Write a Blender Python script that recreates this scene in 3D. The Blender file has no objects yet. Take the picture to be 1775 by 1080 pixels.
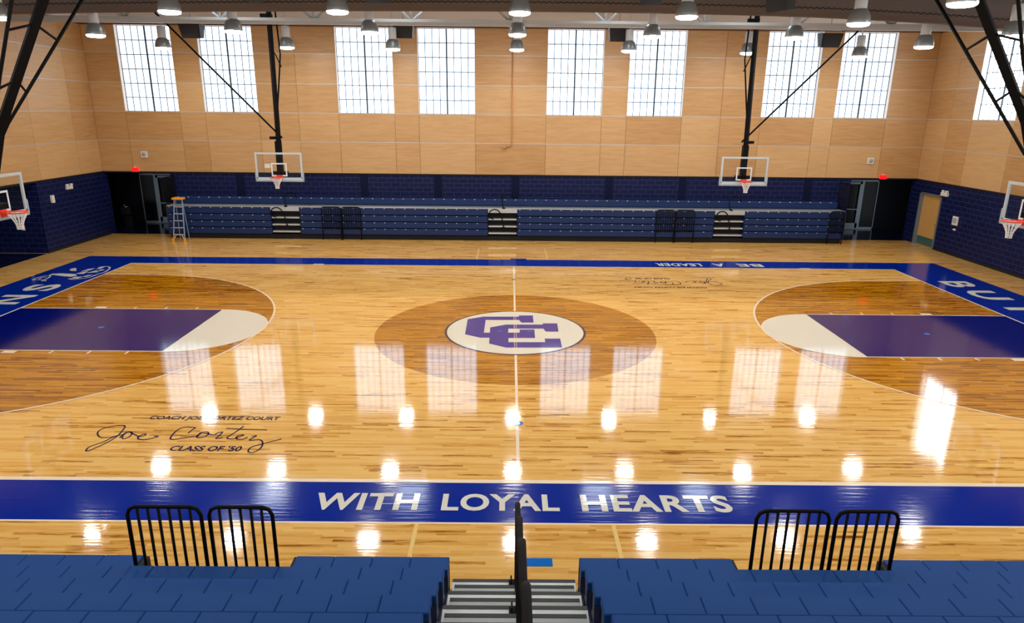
import bpy, math, random
from mathutils import Vector, Matrix
random.seed(7)
C = bpy.context.scene.collection
# ------------------------------------------------------------------ camera
CAM = Vector((-0.1763, -17.271, 5.6438)); YAW, PIT, ROL, F = -0.0050, 0.2870, 0.0097, 1183.49
cy, sy, cp, sp, cr, sr = math.cos(YAW), math.sin(YAW), math.cos(PIT), math.sin(PIT), math.cos(ROL), math.sin(ROL)
xa = Vector((cy, sy, 0)); ya = Vector((-sy, cy, 0)); za = Vector((0, 0, 1))
Up0 = ya * sp + za * cp; Dir = ya * cp - za * sp
Rt = xa * cr + Up0 * sr; Upv = -xa * sr + Up0 * cr
cd = bpy.data.cameras.new('camera'); cam = bpy.data.objects.new('camera', cd); C.objects.link(cam)
m = Matrix((Rt, Upv, -Dir)).transposed().to_4x4(); m.translation = CAM; cam.matrix_world = m
cd.sensor_fit = 'HORIZONTAL'; cd.sensor_width = 36; cd.lens = F / 1775 * 36; cd.clip_end = 200; cd.clip_start = .05
sc = bpy.context.scene; sc.camera = cam
def at(u, v, ax, val):
    d = Dir + Rt * ((u - 887.5) / F) - Upv * ((v - 540) / F)
    i = 'xyz'.index(ax); return CAM + d * ((val - CAM[i]) / d[i])
# ------------------------------------------------------------------ world, exposure
w = bpy.data.worlds.new('world'); sc.world = w; w.use_nodes = True
w.node_tree.nodes['Background'].inputs[0].default_value = (0.86, 0.93, 1.0, 1); w.node_tree.nodes['Background'].inputs[1].default_value = WORLD = 1.3
vs = sc.view_settings; vs.view_transform = 'Standard'; vs.look = 'None'; vs.gamma = 1; vs.use_curve_mapping = False; vs.exposure = 0.1
WIN_BACK, WIN_SIDE, LAMP = 2.0, 7.0, 78.0
sc.cycles.max_bounces = 8; sc.cycles.diffuse_bounces = 4; sc.cycles.glossy_bounces = 4

# ------------------------------------------------------------------ materials
def s2l(c): return tuple(((v / 255) / 12.92 if v / 255 <= .04045 else ((v / 255 + .055) / 1.055) ** 2.4) for v in c) + (1,)
def mat(name, rgb, rough=.5, metal=0, coat=0, emit=None, es=0, spec=.5, coat_ior=1.5, noise=0, alpha=1, ns=40):
    m = bpy.data.materials.new(name); m.use_nodes = True; nt = m.node_tree; b = nt.nodes['Principled BSDF']
    b.inputs['Base Color'].default_value = s2l(rgb); b.inputs['Roughness'].default_value = rough; b.inputs['Metallic'].default_value = metal
    b.inputs['Coat Weight'].default_value = coat; b.inputs['Coat Roughness'].default_value = .05; b.inputs['Coat IOR'].default_value = coat_ior
    b.inputs['Specular IOR Level'].default_value = spec
    if emit: b.inputs['Emission Color'].default_value = s2l(emit); b.inputs['Emission Strength'].default_value = es
    if alpha < 1: b.inputs['Alpha'].default_value = alpha
    if noise:
        tc = nt.nodes.new('ShaderNodeTexCoord'); n = nt.nodes.new('ShaderNodeTexNoise'); n.inputs['Scale'].default_value = ns; n.inputs['Detail'].default_value = 4
        mx = nt.nodes.new('ShaderNodeMix'); mx.data_type = 'RGBA'; mx.blend_type = 'MIX'
        c = s2l(rgb); mx.inputs['A'].default_value = tuple(v * (1 - noise) for v in c[:3]) + (1,); mx.inputs['B'].default_value = tuple(min(1, v * (1 + noise)) for v in c[:3]) + (1,)
        nt.links.new(tc.outputs['Object'], n.inputs['Vector']); nt.links.new(n.outputs['Fac'], mx.inputs['Factor']); nt.links.new(mx.outputs['Result'], b.inputs['Base Color'])
    return m
class NT:
    def __init__(s, m): s.nt = m.node_tree; s.b = s.nt.nodes['Principled BSDF']
    def n(s, t, **k):
        x = s.nt.nodes.new(t)
        for a, v in k.items(): setattr(x, a, v)
        return x
    def l(s, a, b): s.nt.links.new(a, b)
    def math(s, op, a, b=None):
        x = s.n('ShaderNodeMath', operation=op)
        for i, v in enumerate((a, b)):
            if v is None: continue
            if isinstance(v, (int, float)): x.inputs[i].default_value = v
            else: s.l(v, x.inputs[i])
        return x.outputs[0]
    def ramp(s, fac, stops):
        r = s.n('ShaderNodeValToRGB'); e = r.color_ramp.elements
        while len(e) < len(stops): e.new(.5)
        for el, (p, c) in zip(e, stops): el.position = p; el.color = s2l(c)
        s.l(fac, r.inputs[0]); return r.outputs[0]
def gloss(b, rough=.06, ior=2.15):
    b.inputs['Coat Weight'].default_value = 1; b.inputs['Coat Roughness'].default_value = rough; b.inputs['Coat IOR'].default_value = ior
    b.inputs['Roughness'].default_value = .6; b.inputs['Specular IOR Level'].default_value = 0
def coat_wave(N, amt):
    g = N.n('ShaderNodeNewGeometry'); mp = N.n('ShaderNodeMapping'); mp.inputs['Scale'].default_value = (1.2, 17.5, 1)
    no = N.n('ShaderNodeTexNoise'); no.inputs['Scale'].default_value = 1; no.inputs['Detail'].default_value = 1
    bp_ = N.n('ShaderNodeBump'); bp_.inputs['Strength'].default_value = 1; bp_.inputs['Distance'].default_value = amt
    N.l(g.outputs['Position'], mp.inputs[0]); N.l(mp.outputs[0], no.inputs['Vector']); N.l(no.outputs['Fac'], bp_.inputs['Height']); N.l(bp_.outputs[0], N.b.inputs['Coat Normal'])
def wood_floor(name, stops, k=1.0):
    m = bpy.data.materials.new(name); m.use_nodes = True; N = NT(m)
    g = N.n('ShaderNodeNewGeometry'); s = N.n('ShaderNodeSeparateXYZ'); N.l(g.outputs['Position'], s.inputs[0])
    row = N.math('FLOOR', N.math('DIVIDE', s.outputs[1], .0572))
    wn = N.n('ShaderNodeTexWhiteNoise', noise_dimensions='1D'); N.l(row, wn.inputs['W'])
    u = N.math('ADD', N.math('DIVIDE', s.outputs[0], .85), N.math('MULTIPLY', wn.outputs['Value'], 9.37)); pl = N.math('FLOOR', u)
    cb = N.n('ShaderNodeCombineXYZ'); N.l(pl, cb.inputs[0]); N.l(row, cb.inputs[1])
    w2 = N.n('ShaderNodeTexWhiteNoise', noise_dimensions='2D'); N.l(cb.outputs[0], w2.inputs['Vector'])
    mp = N.n('ShaderNodeMapping'); mp.inputs['Scale'].default_value = (1.3, 16, 1); N.l(g.outputs['Position'], mp.inputs[0])
    no = N.n('ShaderNodeTexNoise'); no.inputs['Scale'].default_value = 1.6; no.inputs['Detail'].default_value = 5; no.inputs['Roughness'].default_value = .65; N.l(mp.outputs[0], no.inputs['Vector'])
    mp2 = N.n('ShaderNodeMapping'); mp2.inputs['Scale'].default_value = (.5, 3.2, 1); N.l(g.outputs['Position'], mp2.inputs[0])
    n2 = N.n('ShaderNodeTexNoise'); n2.inputs['Scale'].default_value = 1.0; n2.inputs['Detail'].default_value = 4; N.l(mp2.outputs[0], n2.inputs['Vector'])
    f = N.math('ADD', N.math('MULTIPLY', w2.outputs['Value'], .62), N.math('MULTIPLY', N.math('SUBTRACT', no.outputs['Fac'], .5), .9))
    f = N.math('ADD', f, N.math('MULTIPLY', N.math('SUBTRACT', n2.outputs['Fac'], .5), .35)); f = N.math('ADD', f, .16)
    N.l(N.ramp(f, stops), N.b.inputs['Base Color']); gloss(N.b); coat_wave(N, .0006)
    return m
M = {}
M['wood'] = wood_floor('maple strips', [(0, (112, 56, 2)), (.12, (176, 110, 28)), (.23, (230, 170, 82)), (.55, (245, 190, 104)), (.85, (250, 202, 118)), (1, (253, 216, 146))])
M['stain'] = wood_floor('stained maple strips', [(0, (92, 44, 0)), (.25, (156, 92, 2)), (.5, (190, 122, 14)), (.78, (208, 142, 30)), (1, (222, 160, 52))])
def paint(name, rgb, ior=1.6, rough=.06, wave=.0006):
    m = mat(name, rgb, .5); gloss(m.node_tree.nodes['Principled BSDF'], rough, ior); coat_wave(NT(m), wave); return m
M['blue'] = paint('blue floor paint', (0, 38, 146), 1.42, .11, .0014)
M['keyblue'] = paint('key floor paint', (2, 16, 104), 1.45, .08)
M['white'] = paint('white floor paint', (232, 226, 208)); M['line'] = paint('cream line paint', (250, 228, 200)); M['ink'] = paint('navy floor ink', (16, 20, 70))
M['letter'] = paint('pale floor lettering', (226, 222, 208)); M['logo'] = paint('royal logo paint', (40, 44, 150)); M['plate'] = paint('light blue floor plate', (18, 110, 200)); M['tan'] = paint('yellow line paint', (246, 208, 130))
M['navyfloor'] = paint('navy lobby floor', (8, 16, 40), 1.5, .12)
def plywood():
    m = bpy.data.materials.new('birch plywood panels'); m.use_nodes = True; N = NT(m)
    g = N.n('ShaderNodeNewGeometry'); s = N.n('ShaderNodeSeparateXYZ'); N.l(g.outputs['Position'], s.inputs[0])
    cb = N.n('ShaderNodeCombineXYZ'); N.l(N.math('MULTIPLY', N.math('ADD', s.outputs[0], s.outputs[1]), .9), cb.inputs[0])
    at_ = N.n('ShaderNodeAttribute', attribute_name='tone'); 
    N.l(N.math('ADD', N.math('MULTIPLY', s.outputs[2], 9), N.math('MULTIPLY', at_.outputs['Fac'], 57)), cb.inputs[1]); N.l(N.math('MULTIPLY', at_.outputs['Fac'], 31), cb.inputs[2])
    no = N.n('ShaderNodeTexNoise'); no.inputs['Scale'].default_value = 1.1; no.inputs['Detail'].default_value = 6; no.inputs['Roughness'].default_value = .6; no.inputs['Distortion'].default_value = .6; N.l(cb.outputs[0], no.inputs['Vector'])
    f = N.math('ADD', N.math('MULTIPLY', at_.outputs['Fac'], .5), N.math('MULTIPLY', N.math('SUBTRACT', no.outputs['Fac'], .25), .6))
    N.l(N.ramp(f, [(0, (162, 114, 62)), (.35, (196, 150, 96)), (.7, (214, 174, 122)), (1, (224, 190, 144))]), N.b.inputs['Base Color'])
    N.b.inputs['Roughness'].default_value = .38; N.b.inputs['Specular IOR Level'].default_value = .45
    return m
M['ply'] = plywood(); M['backing'] = mat('brown wall backing', (120, 82, 46), .7)
def cmu():
    m = bpy.data.materials.new('navy painted block'); m.use_nodes = True; N = NT(m)
    g = N.n('ShaderNodeNewGeometry'); s = N.n('ShaderNodeSeparateXYZ'); N.l(g.outputs['Position'], s.inputs[0])
    cb = N.n('ShaderNodeCombineXYZ'); N.l(N.math('ADD', s.outputs[0], s.outputs[1]), cb.inputs[0]); N.l(s.outputs[2], cb.inputs[1])
    br = N.n('ShaderNodeTexBrick'); br.inputs['Scale'].default_value = 1; br.inputs['Brick Width'].default_value = .406; br.inputs['Row Height'].default_value = .203; br.inputs['Mortar Size'].default_value = .011
    br.inputs['Color1'].default_value = s2l((8, 18, 60)); br.inputs['Color2'].default_value = s2l((12, 22, 68)); br.inputs['Mortar'].default_value = s2l((46, 56, 104)); br.inputs['Mortar Smooth'].default_value = .3
    N.l(cb.outputs[0], br.inputs['Vector']); N.l(br.outputs['Color'], N.b.inputs['Base Color']); N.b.inputs['Roughness'].default_value = .5; N.b.inputs['Specular IOR Level'].default_value = .2
    return m
M['cmu'] = cmu(); M['navywall'] = mat('smooth navy paint', (7, 14, 50), .6, spec=.15); M['black'] = mat('black steel', (5, 5, 6), .6, spec=.15); M['flatblack'] = mat('flat black', (8, 8, 10), .8)
M['silver'] = mat('brushed aluminium', (200, 205, 205), .32, .55, noise=.06); M['reveal'] = mat('aluminium reveal', (196, 190, 184), .4, .3); M['jamb'] = mat('pale jamb paint', (232, 222, 212), .5)
M['steel'] = mat('grey painted steel', (176, 176, 172), .5, noise=.05, ns=6); M['ceil'] = mat('pale ceiling deck', (104, 102, 98), .8, noise=.04, ns=2)
M['seat'] = mat('blue moulded plastic', (10, 68, 136), .55, noise=.14, ns=60, spec=.15); M['seatdark'] = mat('dark navy plastic', (26, 36, 72), .5, noise=.1, ns=30); M['fold'] = mat('navy seat plastic', (20, 44, 92), .45, spec=.3, noise=.1, ns=30)
M['duct'] = mat('brown duct fabric', (80, 70, 64), .85, noise=.15, ns=25); M['stitch'] = mat('dark stitching', (26, 22, 22), .9)
M['dome'] = mat('spun aluminium shade', (150, 152, 150), .35, .5); M['house'] = mat('light grey lamp housing', (200, 200, 198), .5, .1)
M['lens'] = mat('glowing lens', (255, 250, 235), .4, emit=(255, 252, 246), es=LAMP)
def pane(name, s, rgb=(226, 240, 255)): return mat(name, (120, 130, 140), .3, emit=rgb, es=s)
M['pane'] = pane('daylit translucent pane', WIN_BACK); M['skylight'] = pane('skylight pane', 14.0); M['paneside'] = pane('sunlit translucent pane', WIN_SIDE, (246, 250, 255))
M['muntin'] = mat('blue grey muntin', (88, 124, 156), .6); M['darkbar'] = mat('dark window bar', (36, 60, 74), .6)
M['rim'] = mat('orange rim paint', (236, 60, 32), .4); M['net'] = mat('white net cord', (235, 232, 225), .8); M['boardframe'] = mat('grey board frame', (205, 214, 216), .4, .2); M['boardpaint'] = mat('white board marking', (235, 240, 242), .4)
M['pad'] = mat('light grey board padding', (170, 180, 188), .7)
gm = bpy.data.materials.new('clear board glass'); gm.use_nodes = True; N = NT(gm); N.b.inputs['Base Color'].default_value = (.05, .06, .06, 1); N.b.inputs['Roughness'].default_value = .02; N.b.inputs['Alpha'].default_value = .05; M['glass'] = gm
M['red'] = mat('red lit sign', (220, 20, 20), .4, emit=(255, 20, 24), es=1.3); M['offwhite'] = mat('off white plastic', (226, 222, 214), .5); M['grille'] = mat('grey grille', (170, 170, 172), .6)
M['frame'] = mat('grey door frame', (128, 140, 148), .4, .4); M['darkglass'] = mat('dark door glass', (6, 8, 12), .25, spec=.15); M['lobby'] = mat('shade darkened lobby navy', (7, 9, 20), .6, spec=.15); M['doorwood'] = mat('birch door', (206, 160, 92), .4, noise=.08, ns=5); M['kick'] = mat('green grey kick plate', (70, 116, 116), .3, .3)  # lobby navy is darkened to put the alcove's shade into the colour
M['yellow'] = mat('orange yellow plastic', (244, 164, 20), .5); M['fibre'] = mat('pale blue ladder rail', (120, 140, 180), .5); M['conduit'] = mat('tan painted pipe', (196, 138, 78), .5); M['chrome'] = mat('chrome', (220, 220, 225), .15, 1)
M['tread'] = mat('ribbed aluminium tread', (214, 222, 222), .4, .1, noise=.08, ns=20); M['tread2'] = mat('dull aluminium tread', (168, 176, 178), .5, .1, noise=.1, ns=20); M['nosing'] = mat('charcoal nosing', (48, 46, 46), .6)
M['speaker'] = mat('black speaker cabinet', (18, 16, 18), .5); M['pgrille'] = mat('speaker grille', (22, 20, 24), .6)

# ------------------------------------------------------------------ mesh builder
class MB:
    def __init__(s): s.v = []; s.f = []; s.mi = []; s.sm = []; s.tone = []; s.t = 0
    def add(s, vs, fs, mi=0, sm=False):
        o = len(s.v); s.v += [tuple(v) for v in vs]
        for f in fs: s.f.append(tuple(i + o for i in f)); s.mi.append(mi); s.sm.append(sm); s.tone.append(s.t)
        return s
    def box(s, x0, x1, y0, y1, z0, z1, mi=0):
        return s.add([(x, y, z) for z in (z0, z1) for y in (y0, y1) for x in (x0, x1)], [(0, 2, 3, 1), (4, 5, 7, 6), (0, 1, 5, 4), (2, 6, 7, 3), (0, 4, 6, 2), (1, 3, 7, 5)], mi)
    def bevbox(s, x0, x1, y0, y1, z0, z1, b=.02, mi=0):
        vs = []
        for z, i in ((z0, b), (z0 + b, 0), (z1 - b, 0), (z1, b)):
            X0, X1, Y0, Y1 = x0 + i, x1 - i, y0 + i, y1 - i
            if i: vs += [(X0, Y0, z), (X0, Y0, z), (X1, Y0, z), (X1, Y0, z), (X1, Y1, z), (X1, Y1, z), (X0, Y1, z), (X0, Y1, z)]
            else: vs += [(x0, y0 + b, z), (x0 + b, y0, z), (x1 - b, y0, z), (x1, y0 + b, z), (x1, y1 - b, z), (x1 - b, y1, z), (x0 + b, y1, z), (x0, y1 - b, z)]
        fs = [(6, 4, 2, 0), (24, 26, 28, 30)]
        for k in range(3):
            for j in range(8):
                a = k * 8 + j; c = k * 8 + (j + 1) % 8; fs.append((a, c, c + 8, a + 8))
        return s.add(vs, fs, mi)
    def tube(s, pts, r, n=8, mi=0, closed=False, rs=None):
        pts = [Vector(p) for p in pts]; L = len(pts); vs = []; fs = []; prev = None
        for i, p in enumerate(pts):
            if closed: t = pts[(i + 1) % L] - pts[i - 1]
            else: t = pts[min(i + 1, L - 1)] - pts[max(i - 1, 0)]
            t.normalize()
            if prev is None: a = Vector((0, 0, 1)) if abs(t.z) < .9 else Vector((1, 0, 0)); u = t.cross(a).normalized()
            else: u = (prev - t * prev.dot(t)).normalized()
            prev = u; v = t.cross(u); R = rs[i] if rs else r
            for k in range(n): a = 2 * math.pi * k / n; vs.append(p + u * R * math.cos(a) + v * R * math.sin(a))
        for i in range(L if closed else L - 1):
            for k in range(n): a = i * n + k; b = i * n + (k + 1) % n; c = ((i + 1) % L) * n; fs.append((a, b, c + (k + 1) % n, c + k))
        if not closed: fs += [tuple(range(n))[::-1], tuple(range((L - 1) * n, L * n))]
        return s.add(vs, fs, mi, n > 5)
    def lathe(s, prof, c=(0, 0, 0), n=20, mi=0, cap=True):
        vs = [(c[0] + r * math.cos(2 * math.pi * k / n), c[1] + r * math.sin(2 * math.pi * k / n), c[2] + z) for r, z in prof for k in range(n)]
        fs = [(i * n + k, i * n + (k + 1) % n, (i + 1) * n + (k + 1) % n, (i + 1) * n + k) for i in range(len(prof) - 1) for k in range(n)]
        if cap: fs += [tuple(range(n))[::-1], tuple(range((len(prof) - 1) * n, len(prof) * n))]
        return s.add(vs, fs, mi, True)
    def poly(s, pts, z, mi=0): # flat polygon (normals up)
        A = sum(pts[i][0] * pts[(i + 1) % len(pts)][1] - pts[(i + 1) % len(pts)][0] * pts[i][1] for i in range(len(pts)))
        if A < 0: pts = pts[::-1]
        return s.add([(p[0], p[1], z) for p in pts], [tuple(range(len(pts)))], mi)
    def rect(s, x0, x1, y0, y1, z, mi=0): return s.poly([(x0, y0), (x1, y0), (x1, y1), (x0, y1)], z, mi)
    def ribbon(s, pts, wd, z, closed=False):
        P = [Vector((p[0], p[1])) for p in pts]; L = len(P); a = []; b = []
        for i in range(L):
            t = (P[(i + 1) % L] - P[i - 1]) if closed else (P[min(i + 1, L - 1)] - P[max(i - 1, 0)])
            if t.length < 1e-9: t = Vector((1, 0))
            t.normalize(); nrm = Vector((-t.y, t.x)) * wd / 2; a.append(P[i] - nrm); b.append(P[i] + nrm)
        vs = [(p.x, p.y, z) for p in a + b]
        fs = [(i, (i + 1) % L, L + (i + 1) % L, L + i) for i in range(L if closed else L - 1)]
        return s.add(vs, fs)
    def build(s, name, ms, parent=None, loc=None, **props):
        me = bpy.data.meshes.new(name); me.from_pydata(s.v, [], s.f)
        ms = ms if isinstance(ms, (list, tuple)) else [ms]
        for x in ms: me.materials.append(M[x] if isinstance(x, str) else x)
        me.polygons.foreach_set('material_index', s.mi); me.polygons.foreach_set('use_smooth', s.sm)
        if any(s.tone):
            a = me.attributes.new('tone', 'FLOAT', 'FACE'); a.data.foreach_set('value', s.tone)
        me.update(); o = bpy.data.objects.new(name, me); C.objects.link(o)
        if parent: o.parent = parent
        if loc is not None: o.location = loc
        for k, v in props.items(): o[k] = v
        return o
def thing(name, label, cat, loc=(0, 0, 0), rz=0, group=None):
    o = bpy.data.objects.new(name, None); C.objects.link(o); o.location = loc; o.rotation_euler = (0, 0, rz); o.empty_display_size = .2
    o['label'] = label; o['category'] = cat
    if group: o['group'] = group
    return o
def tag(o, label, cat, group=None):
    o['label'] = label; o['category'] = cat
    if group: o['group'] = group
    return o
def copy_tree(o, parent=None):
    c = o.copy(); C.objects.link(c); c.parent = parent
    for ch in list(o.children): copy_tree(ch, c)
    return c
def smooth(pts, k=5, closed=False):
    P = [Vector(p) for p in pts]; out = []; L = len(P)
    for i in range(L if closed else L - 1):
        p0 = P[i - 1] if (closed or i > 0) else P[0]; p1 = P[i]; p2 = P[(i + 1) % L]; p3 = P[(i + 2) % L] if (closed or i + 2 < L) else P[-1]
        for j in range(k):
            t = j / k; out.append(.5 * ((2 * p1) + (p2 - p0) * t + (2 * p0 - 5 * p1 + 4 * p2 - p3) * t * t + (3 * p1 - p0 - 3 * p2 + p3) * t ** 3))
    if not closed: out.append(P[-1])
    return out

# ------------------------------------------------------------------ the room
YB, XL, XR, ZS, ZC = 14.04, -18.5, 18.24, 2.83, 10.0
XA, XB2 = -15.5, 15.3          # inner ends of the two lobby alcoves
ZL = [ZS, 4.2, 5.43, 6.65, 7.88, 9.1]
WX = [(-17.1, -14.72), (-13.6, -11.25), (-7.73, -5.27), (-4.2, -1.72), (1.4, 3.85), (4.95, 7.39), (10.87, 13.23), (14.1, 16.43)]
VX = [XL, -17.1, -14.72, -13.6, -11.25, -9.5, -7.73, -5.27, -4.2, -1.72, 1.4, 3.85, 4.95, 7.39, 9.1, 10.87, 13.23, 14.1, 16.43, XR]
WZ0, WZ1 = 5.43, 8.98
floor = MB().box(XL - 3, XR + .4, -20, YB, -.3, 0).build('floor', 'wood', kind='structure')
MB().box(-20, -15.5, YB, 17.6, -.3, 0).box(XB2, 20, YB, 17.6, -.3, 0).build('lobby_floor', 'navyfloor', floor)
MB().box(XL - 3, XL - .02, -20, 9.4, -.001, .004).build('alcove_floor', 'navyfloor', floor)
def ply_wall(tr, cuts, holes, name):
    """tr(u, d, z) -> world; u runs along the wall, d is depth into the wall"""
    mb = MB(); mb.t = .5
    def cell(u0, u1, z0, z1, d0, d1, mi):
        vs = [tr(u, d, z) for z in (z0, z1) for d in (d0, d1) for u in (u0, u1)]
        mb.add(vs, [(0, 1, 3, 2), (4, 6, 7, 5), (0, 4, 5, 1), (2, 3, 7, 6), (0, 2, 6, 4), (1, 5, 7, 3)], mi)
    us = sorted(set(cuts)); zs = sorted(set(ZL + [WZ1, ZC]))
    for a, b in zip(us, us[1:]):
        for z0, z1 in zip(zs, zs[1:]):
            inh = any(h0 - .01 <= a and b <= h1 + .01 and z0 >= WZ0 - .01 and z1 <= WZ1 + .01 for h0, h1 in holes)
            if inh: continue
            mb.t = .5; cell(a, b, z0, z1, .03, .32, 1)
            mb.t = random.uniform(.3, .9)
            if z0 > 9: mb.t = .5; cell(a, b, z0 + .004, z1, 0.0, .03, 2); continue
            if z0 >= WZ1 - .01: continue
            cell(a + .006, b - .006, z0 + .012, min(z1, 9.1) - .012, 0, .03, 0)
    wl = mb.build(name, ['ply', 'backing', 'jamb'], kind='structure')
    rv = MB()
    mb2 = MB()
    for z in ZL[1:]:
        for a, b in zip(us, us[1:]):
            inh = any(h0 - .01 <= a and b <= h1 + .01 for h0, h1 in holes) and WZ0 + .1 < z < WZ1 + .2
            if inh: continue
            vs = [tr(u, d, zz) for zz in (z - .016, z + .016) for d in (-.008, .02) for u in (a, b)]
            mb2.add(vs, [(0, 1, 3, 2), (4, 6, 7, 5), (0, 4, 5, 1), (2, 3, 7, 6), (0, 2, 6, 4), (1, 5, 7, 3)])
    mb2.build('metal_reveal', 'reveal', wl, label='thin silver horizontal reveal strips')
    return wl
wb = ply_wall(lambda u, d, z: (u, YB + d, z), VX, WX, 'wall_back')
SY = [(8.55, 10.95), (-1.0, 1.4), (-5.0, -2.6)]
cutsR = [YB, 12.4, 10.95, 8.55, 7.0, 4.6, 3.0, 1.4, -1.0, -2.6, -5.0, -8, -11, -14, -17, -20]
wr = ply_wall(lambda u, d, z: (XR + d, u, z), cutsR, SY, 'wall_right')
SYL = [(-1.0, 1.4), (-5.0, -2.6)]
wl_ = ply_wall(lambda u, d, z: (XL - d, u, z), [YB, 12.45, 9.85, 7.4, 5, 3.0, 1.4, -1.0, -2.6, -5.0, -8, -11, -14, -17, -20], SYL, 'wall_left')
# masonry lower walls
b = MB().box(XA, XB2, YB + .03, YB + .33, 0, ZS - .03, 0)
for x0, x1 in ((-12.55, -12.2), (-6.95, -6.6), (-3.6, -3.25), (4.15, 4.5), (7.5, 7.85), (13.2, 13.55), (-15.5, -15.3), (-.1, .25)):
    b.box(x0, x1, YB + .01, YB + .06, 0, ZS - .03, 1)
b.build('block_wall', ['cmu', 'navywall'], wb)
for x0, x1 in ((XL - .33, XL + .002), (XR - .002, XR + .33)): MB().box(x0, x1, YB - .002, YB + .33, ZS - .03, ZC).build('corner_filler', 'backing', wb)  # added filler shutting the wall corners against light leaking in
MB().box(XL, XR, YB - .01, YB + .33, ZS - .05, ZS + .002).build('ledge_shadow_trim', 'flatblack', wb)  # black trim strip that also paints in the shadow under the plywood ledge
# lobby alcoves behind the far corners
for nm, x0, x1 in (('left', -20, XA), ('right', XB2, 20)):
    a = MB().box(x0 - .2, x1 + .2, 17.45, 17.65, 0, 3.2).box(x0, x1, YB + .33, 17.6, 2.75, 2.9)
    a.box(x0 - .2, x0, YB + .3, 17.6, 0, 3).box(x1, x1 + .2, YB + .3, 17.6, 0, 3); a.build('lobby_wall', 'lobby', wb)
# right block wall with door hole ; left block wall with recess
DY0, DY1, DZ = 12.0, 13.45, 2.24
MB().box(XR, XR + .3, -20, DY0 - .05, 0, ZS - .03).box(XR, XR + .3, DY1 + .05, YB + .33, 0, ZS - .03).box(XR, XR + .3, DY0 - .05, DY1 + .05, DZ + .05, ZS - .03).build('block_wall', 'cmu', wr)
MB().box(XR - .02, XR + .3, -20, YB, ZS - .05, ZS + .002).build('ledge_shadow_trim', 'flatblack', wr)  # right wall strip, black for the ledge shadow
MB().box(XL - .3, XL, 9.5, YB + .33, 0, ZS - .03).box(XL - 3, XL - .3, 9.5, 9.8, 0, ZS - .03).box(XL - 3.2, XL - 3, -20, 9.8, 0, ZS - .03).build('block_wall', 'cmu', wl_)
MB().box(XL - .3, XL + .02, -20, YB, ZS - .05, ZS + .002).box(XL - 3, XL - .3, -20, 9.5, ZS - .04, ZS + .05).build('ledge_shadow_trim', 'flatblack', wl_)  # left wall strip with the ledge shadow in its black, plus recess soffit
MB().box(XR - .02, XR, -20, DY0 - .06, 0, .1).build('baseboard_right', 'flatblack', kind='structure')
MB().box(XL, XL + .02, 9.5, YB, 0, .1).build('baseboard_left', 'flatblack', kind='structure')
ceil = MB().box(XL - .5, XR + .5, -20, YB + .4, ZC, ZC + .2).build('ceiling', 'ceil', kind='structure')

# windows
def window(n, tr, u0, u1, p, lead):
    mb = MB()
    def bx(m, a, b, z0, z1, d0, d1):
        vs = [tr(u, d, z) for z in (z0, z1) for d in (d0, d1) for u in (a, b)]
        m.add(vs, [(0, 1, 3, 2), (4, 6, 7, 5), (0, 4, 5, 1), (2, 3, 7, 6), (0, 2, 6, 4), (1, 5, 7, 3)])
    bx(mb, u0, u1, WZ0, WZ1, .24, .27); wn = mb.build('window_%d' % n, p, kind='structure')
    g = MB(); D = .225
    for k in range(1, 8):
        if k == 4: continue
        u = u0 + (u1 - u0) * k / 8; bx(g, u - .015, u + .015, WZ0, WZ1, D, .24)
    for k in range(1, 6):
        z = WZ0 + (WZ1 - WZ0) * k / 6; bx(g, u0, u1, z - .017, z + .017, D, .24)
    g.build('muntin', 'muntin', wn)
    c = MB(); um = (u0 + u1) / 2; bx(c, um - .03, um + .03, WZ0, WZ1, .2, .24)
    bx(c, u0, u0 + .03, WZ0, WZ1, .2, .24); bx(c, u1 - .03, u1, WZ0, WZ1, .2, .24); bx(c, u0, u1, WZ0, WZ0 + .025, .2, .24); bx(c, u0, u1, WZ1 - .03, WZ1, .2, .24)
    c.build('window_frame', 'darkbar', wn)
    jb = MB(); bx(jb, u0, u0 + .015, WZ0, WZ1, -.004, .2); bx(jb, u1 - .015, u1, WZ0, WZ1, -.004, .2); bx(jb, u0, u1, WZ0, WZ0 + .012, -.004, .2); bx(jb, u0, u1, WZ1 - .012, WZ1, -.004, .2); jb.build('window_jamb', 'jamb', wn)
k = 1
for u0, u1 in WX: window(k, lambda u, d, z: (u, YB + d, z), u0, u1, 'pane', 0); k += 1
for u0, u1 in SY: window(k, lambda u, d, z: (XR + d, u, z), u0, u1, 'paneside', 0); k += 1  # only the first is in view; the other two are added for light
for u0, u1 in SYL: window(k, lambda u, d, z: (XL - d, u, z), u0, u1, 'pane', 0); k += 1  # unseen left wall windows, added to bring in light

# ceiling skylights over the court
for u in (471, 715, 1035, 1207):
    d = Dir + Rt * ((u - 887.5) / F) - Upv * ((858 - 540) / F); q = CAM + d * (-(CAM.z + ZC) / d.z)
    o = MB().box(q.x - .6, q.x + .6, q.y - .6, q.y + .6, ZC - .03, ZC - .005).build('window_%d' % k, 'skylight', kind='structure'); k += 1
    MB().box(q.x - .67, q.x + .67, q.y - .67, q.y - .6, ZC - .08, ZC).box(q.x - .67, q.x + .67, q.y + .6, q.y + .67, ZC - .08, ZC).box(q.x - .67, q.x - .6, q.y - .6, q.y + .6, ZC - .08, ZC).box(q.x + .6, q.x + .67, q.y - .6, q.y + .6, ZC - .08, ZC).build('window_frame', 'steel', o)
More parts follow.
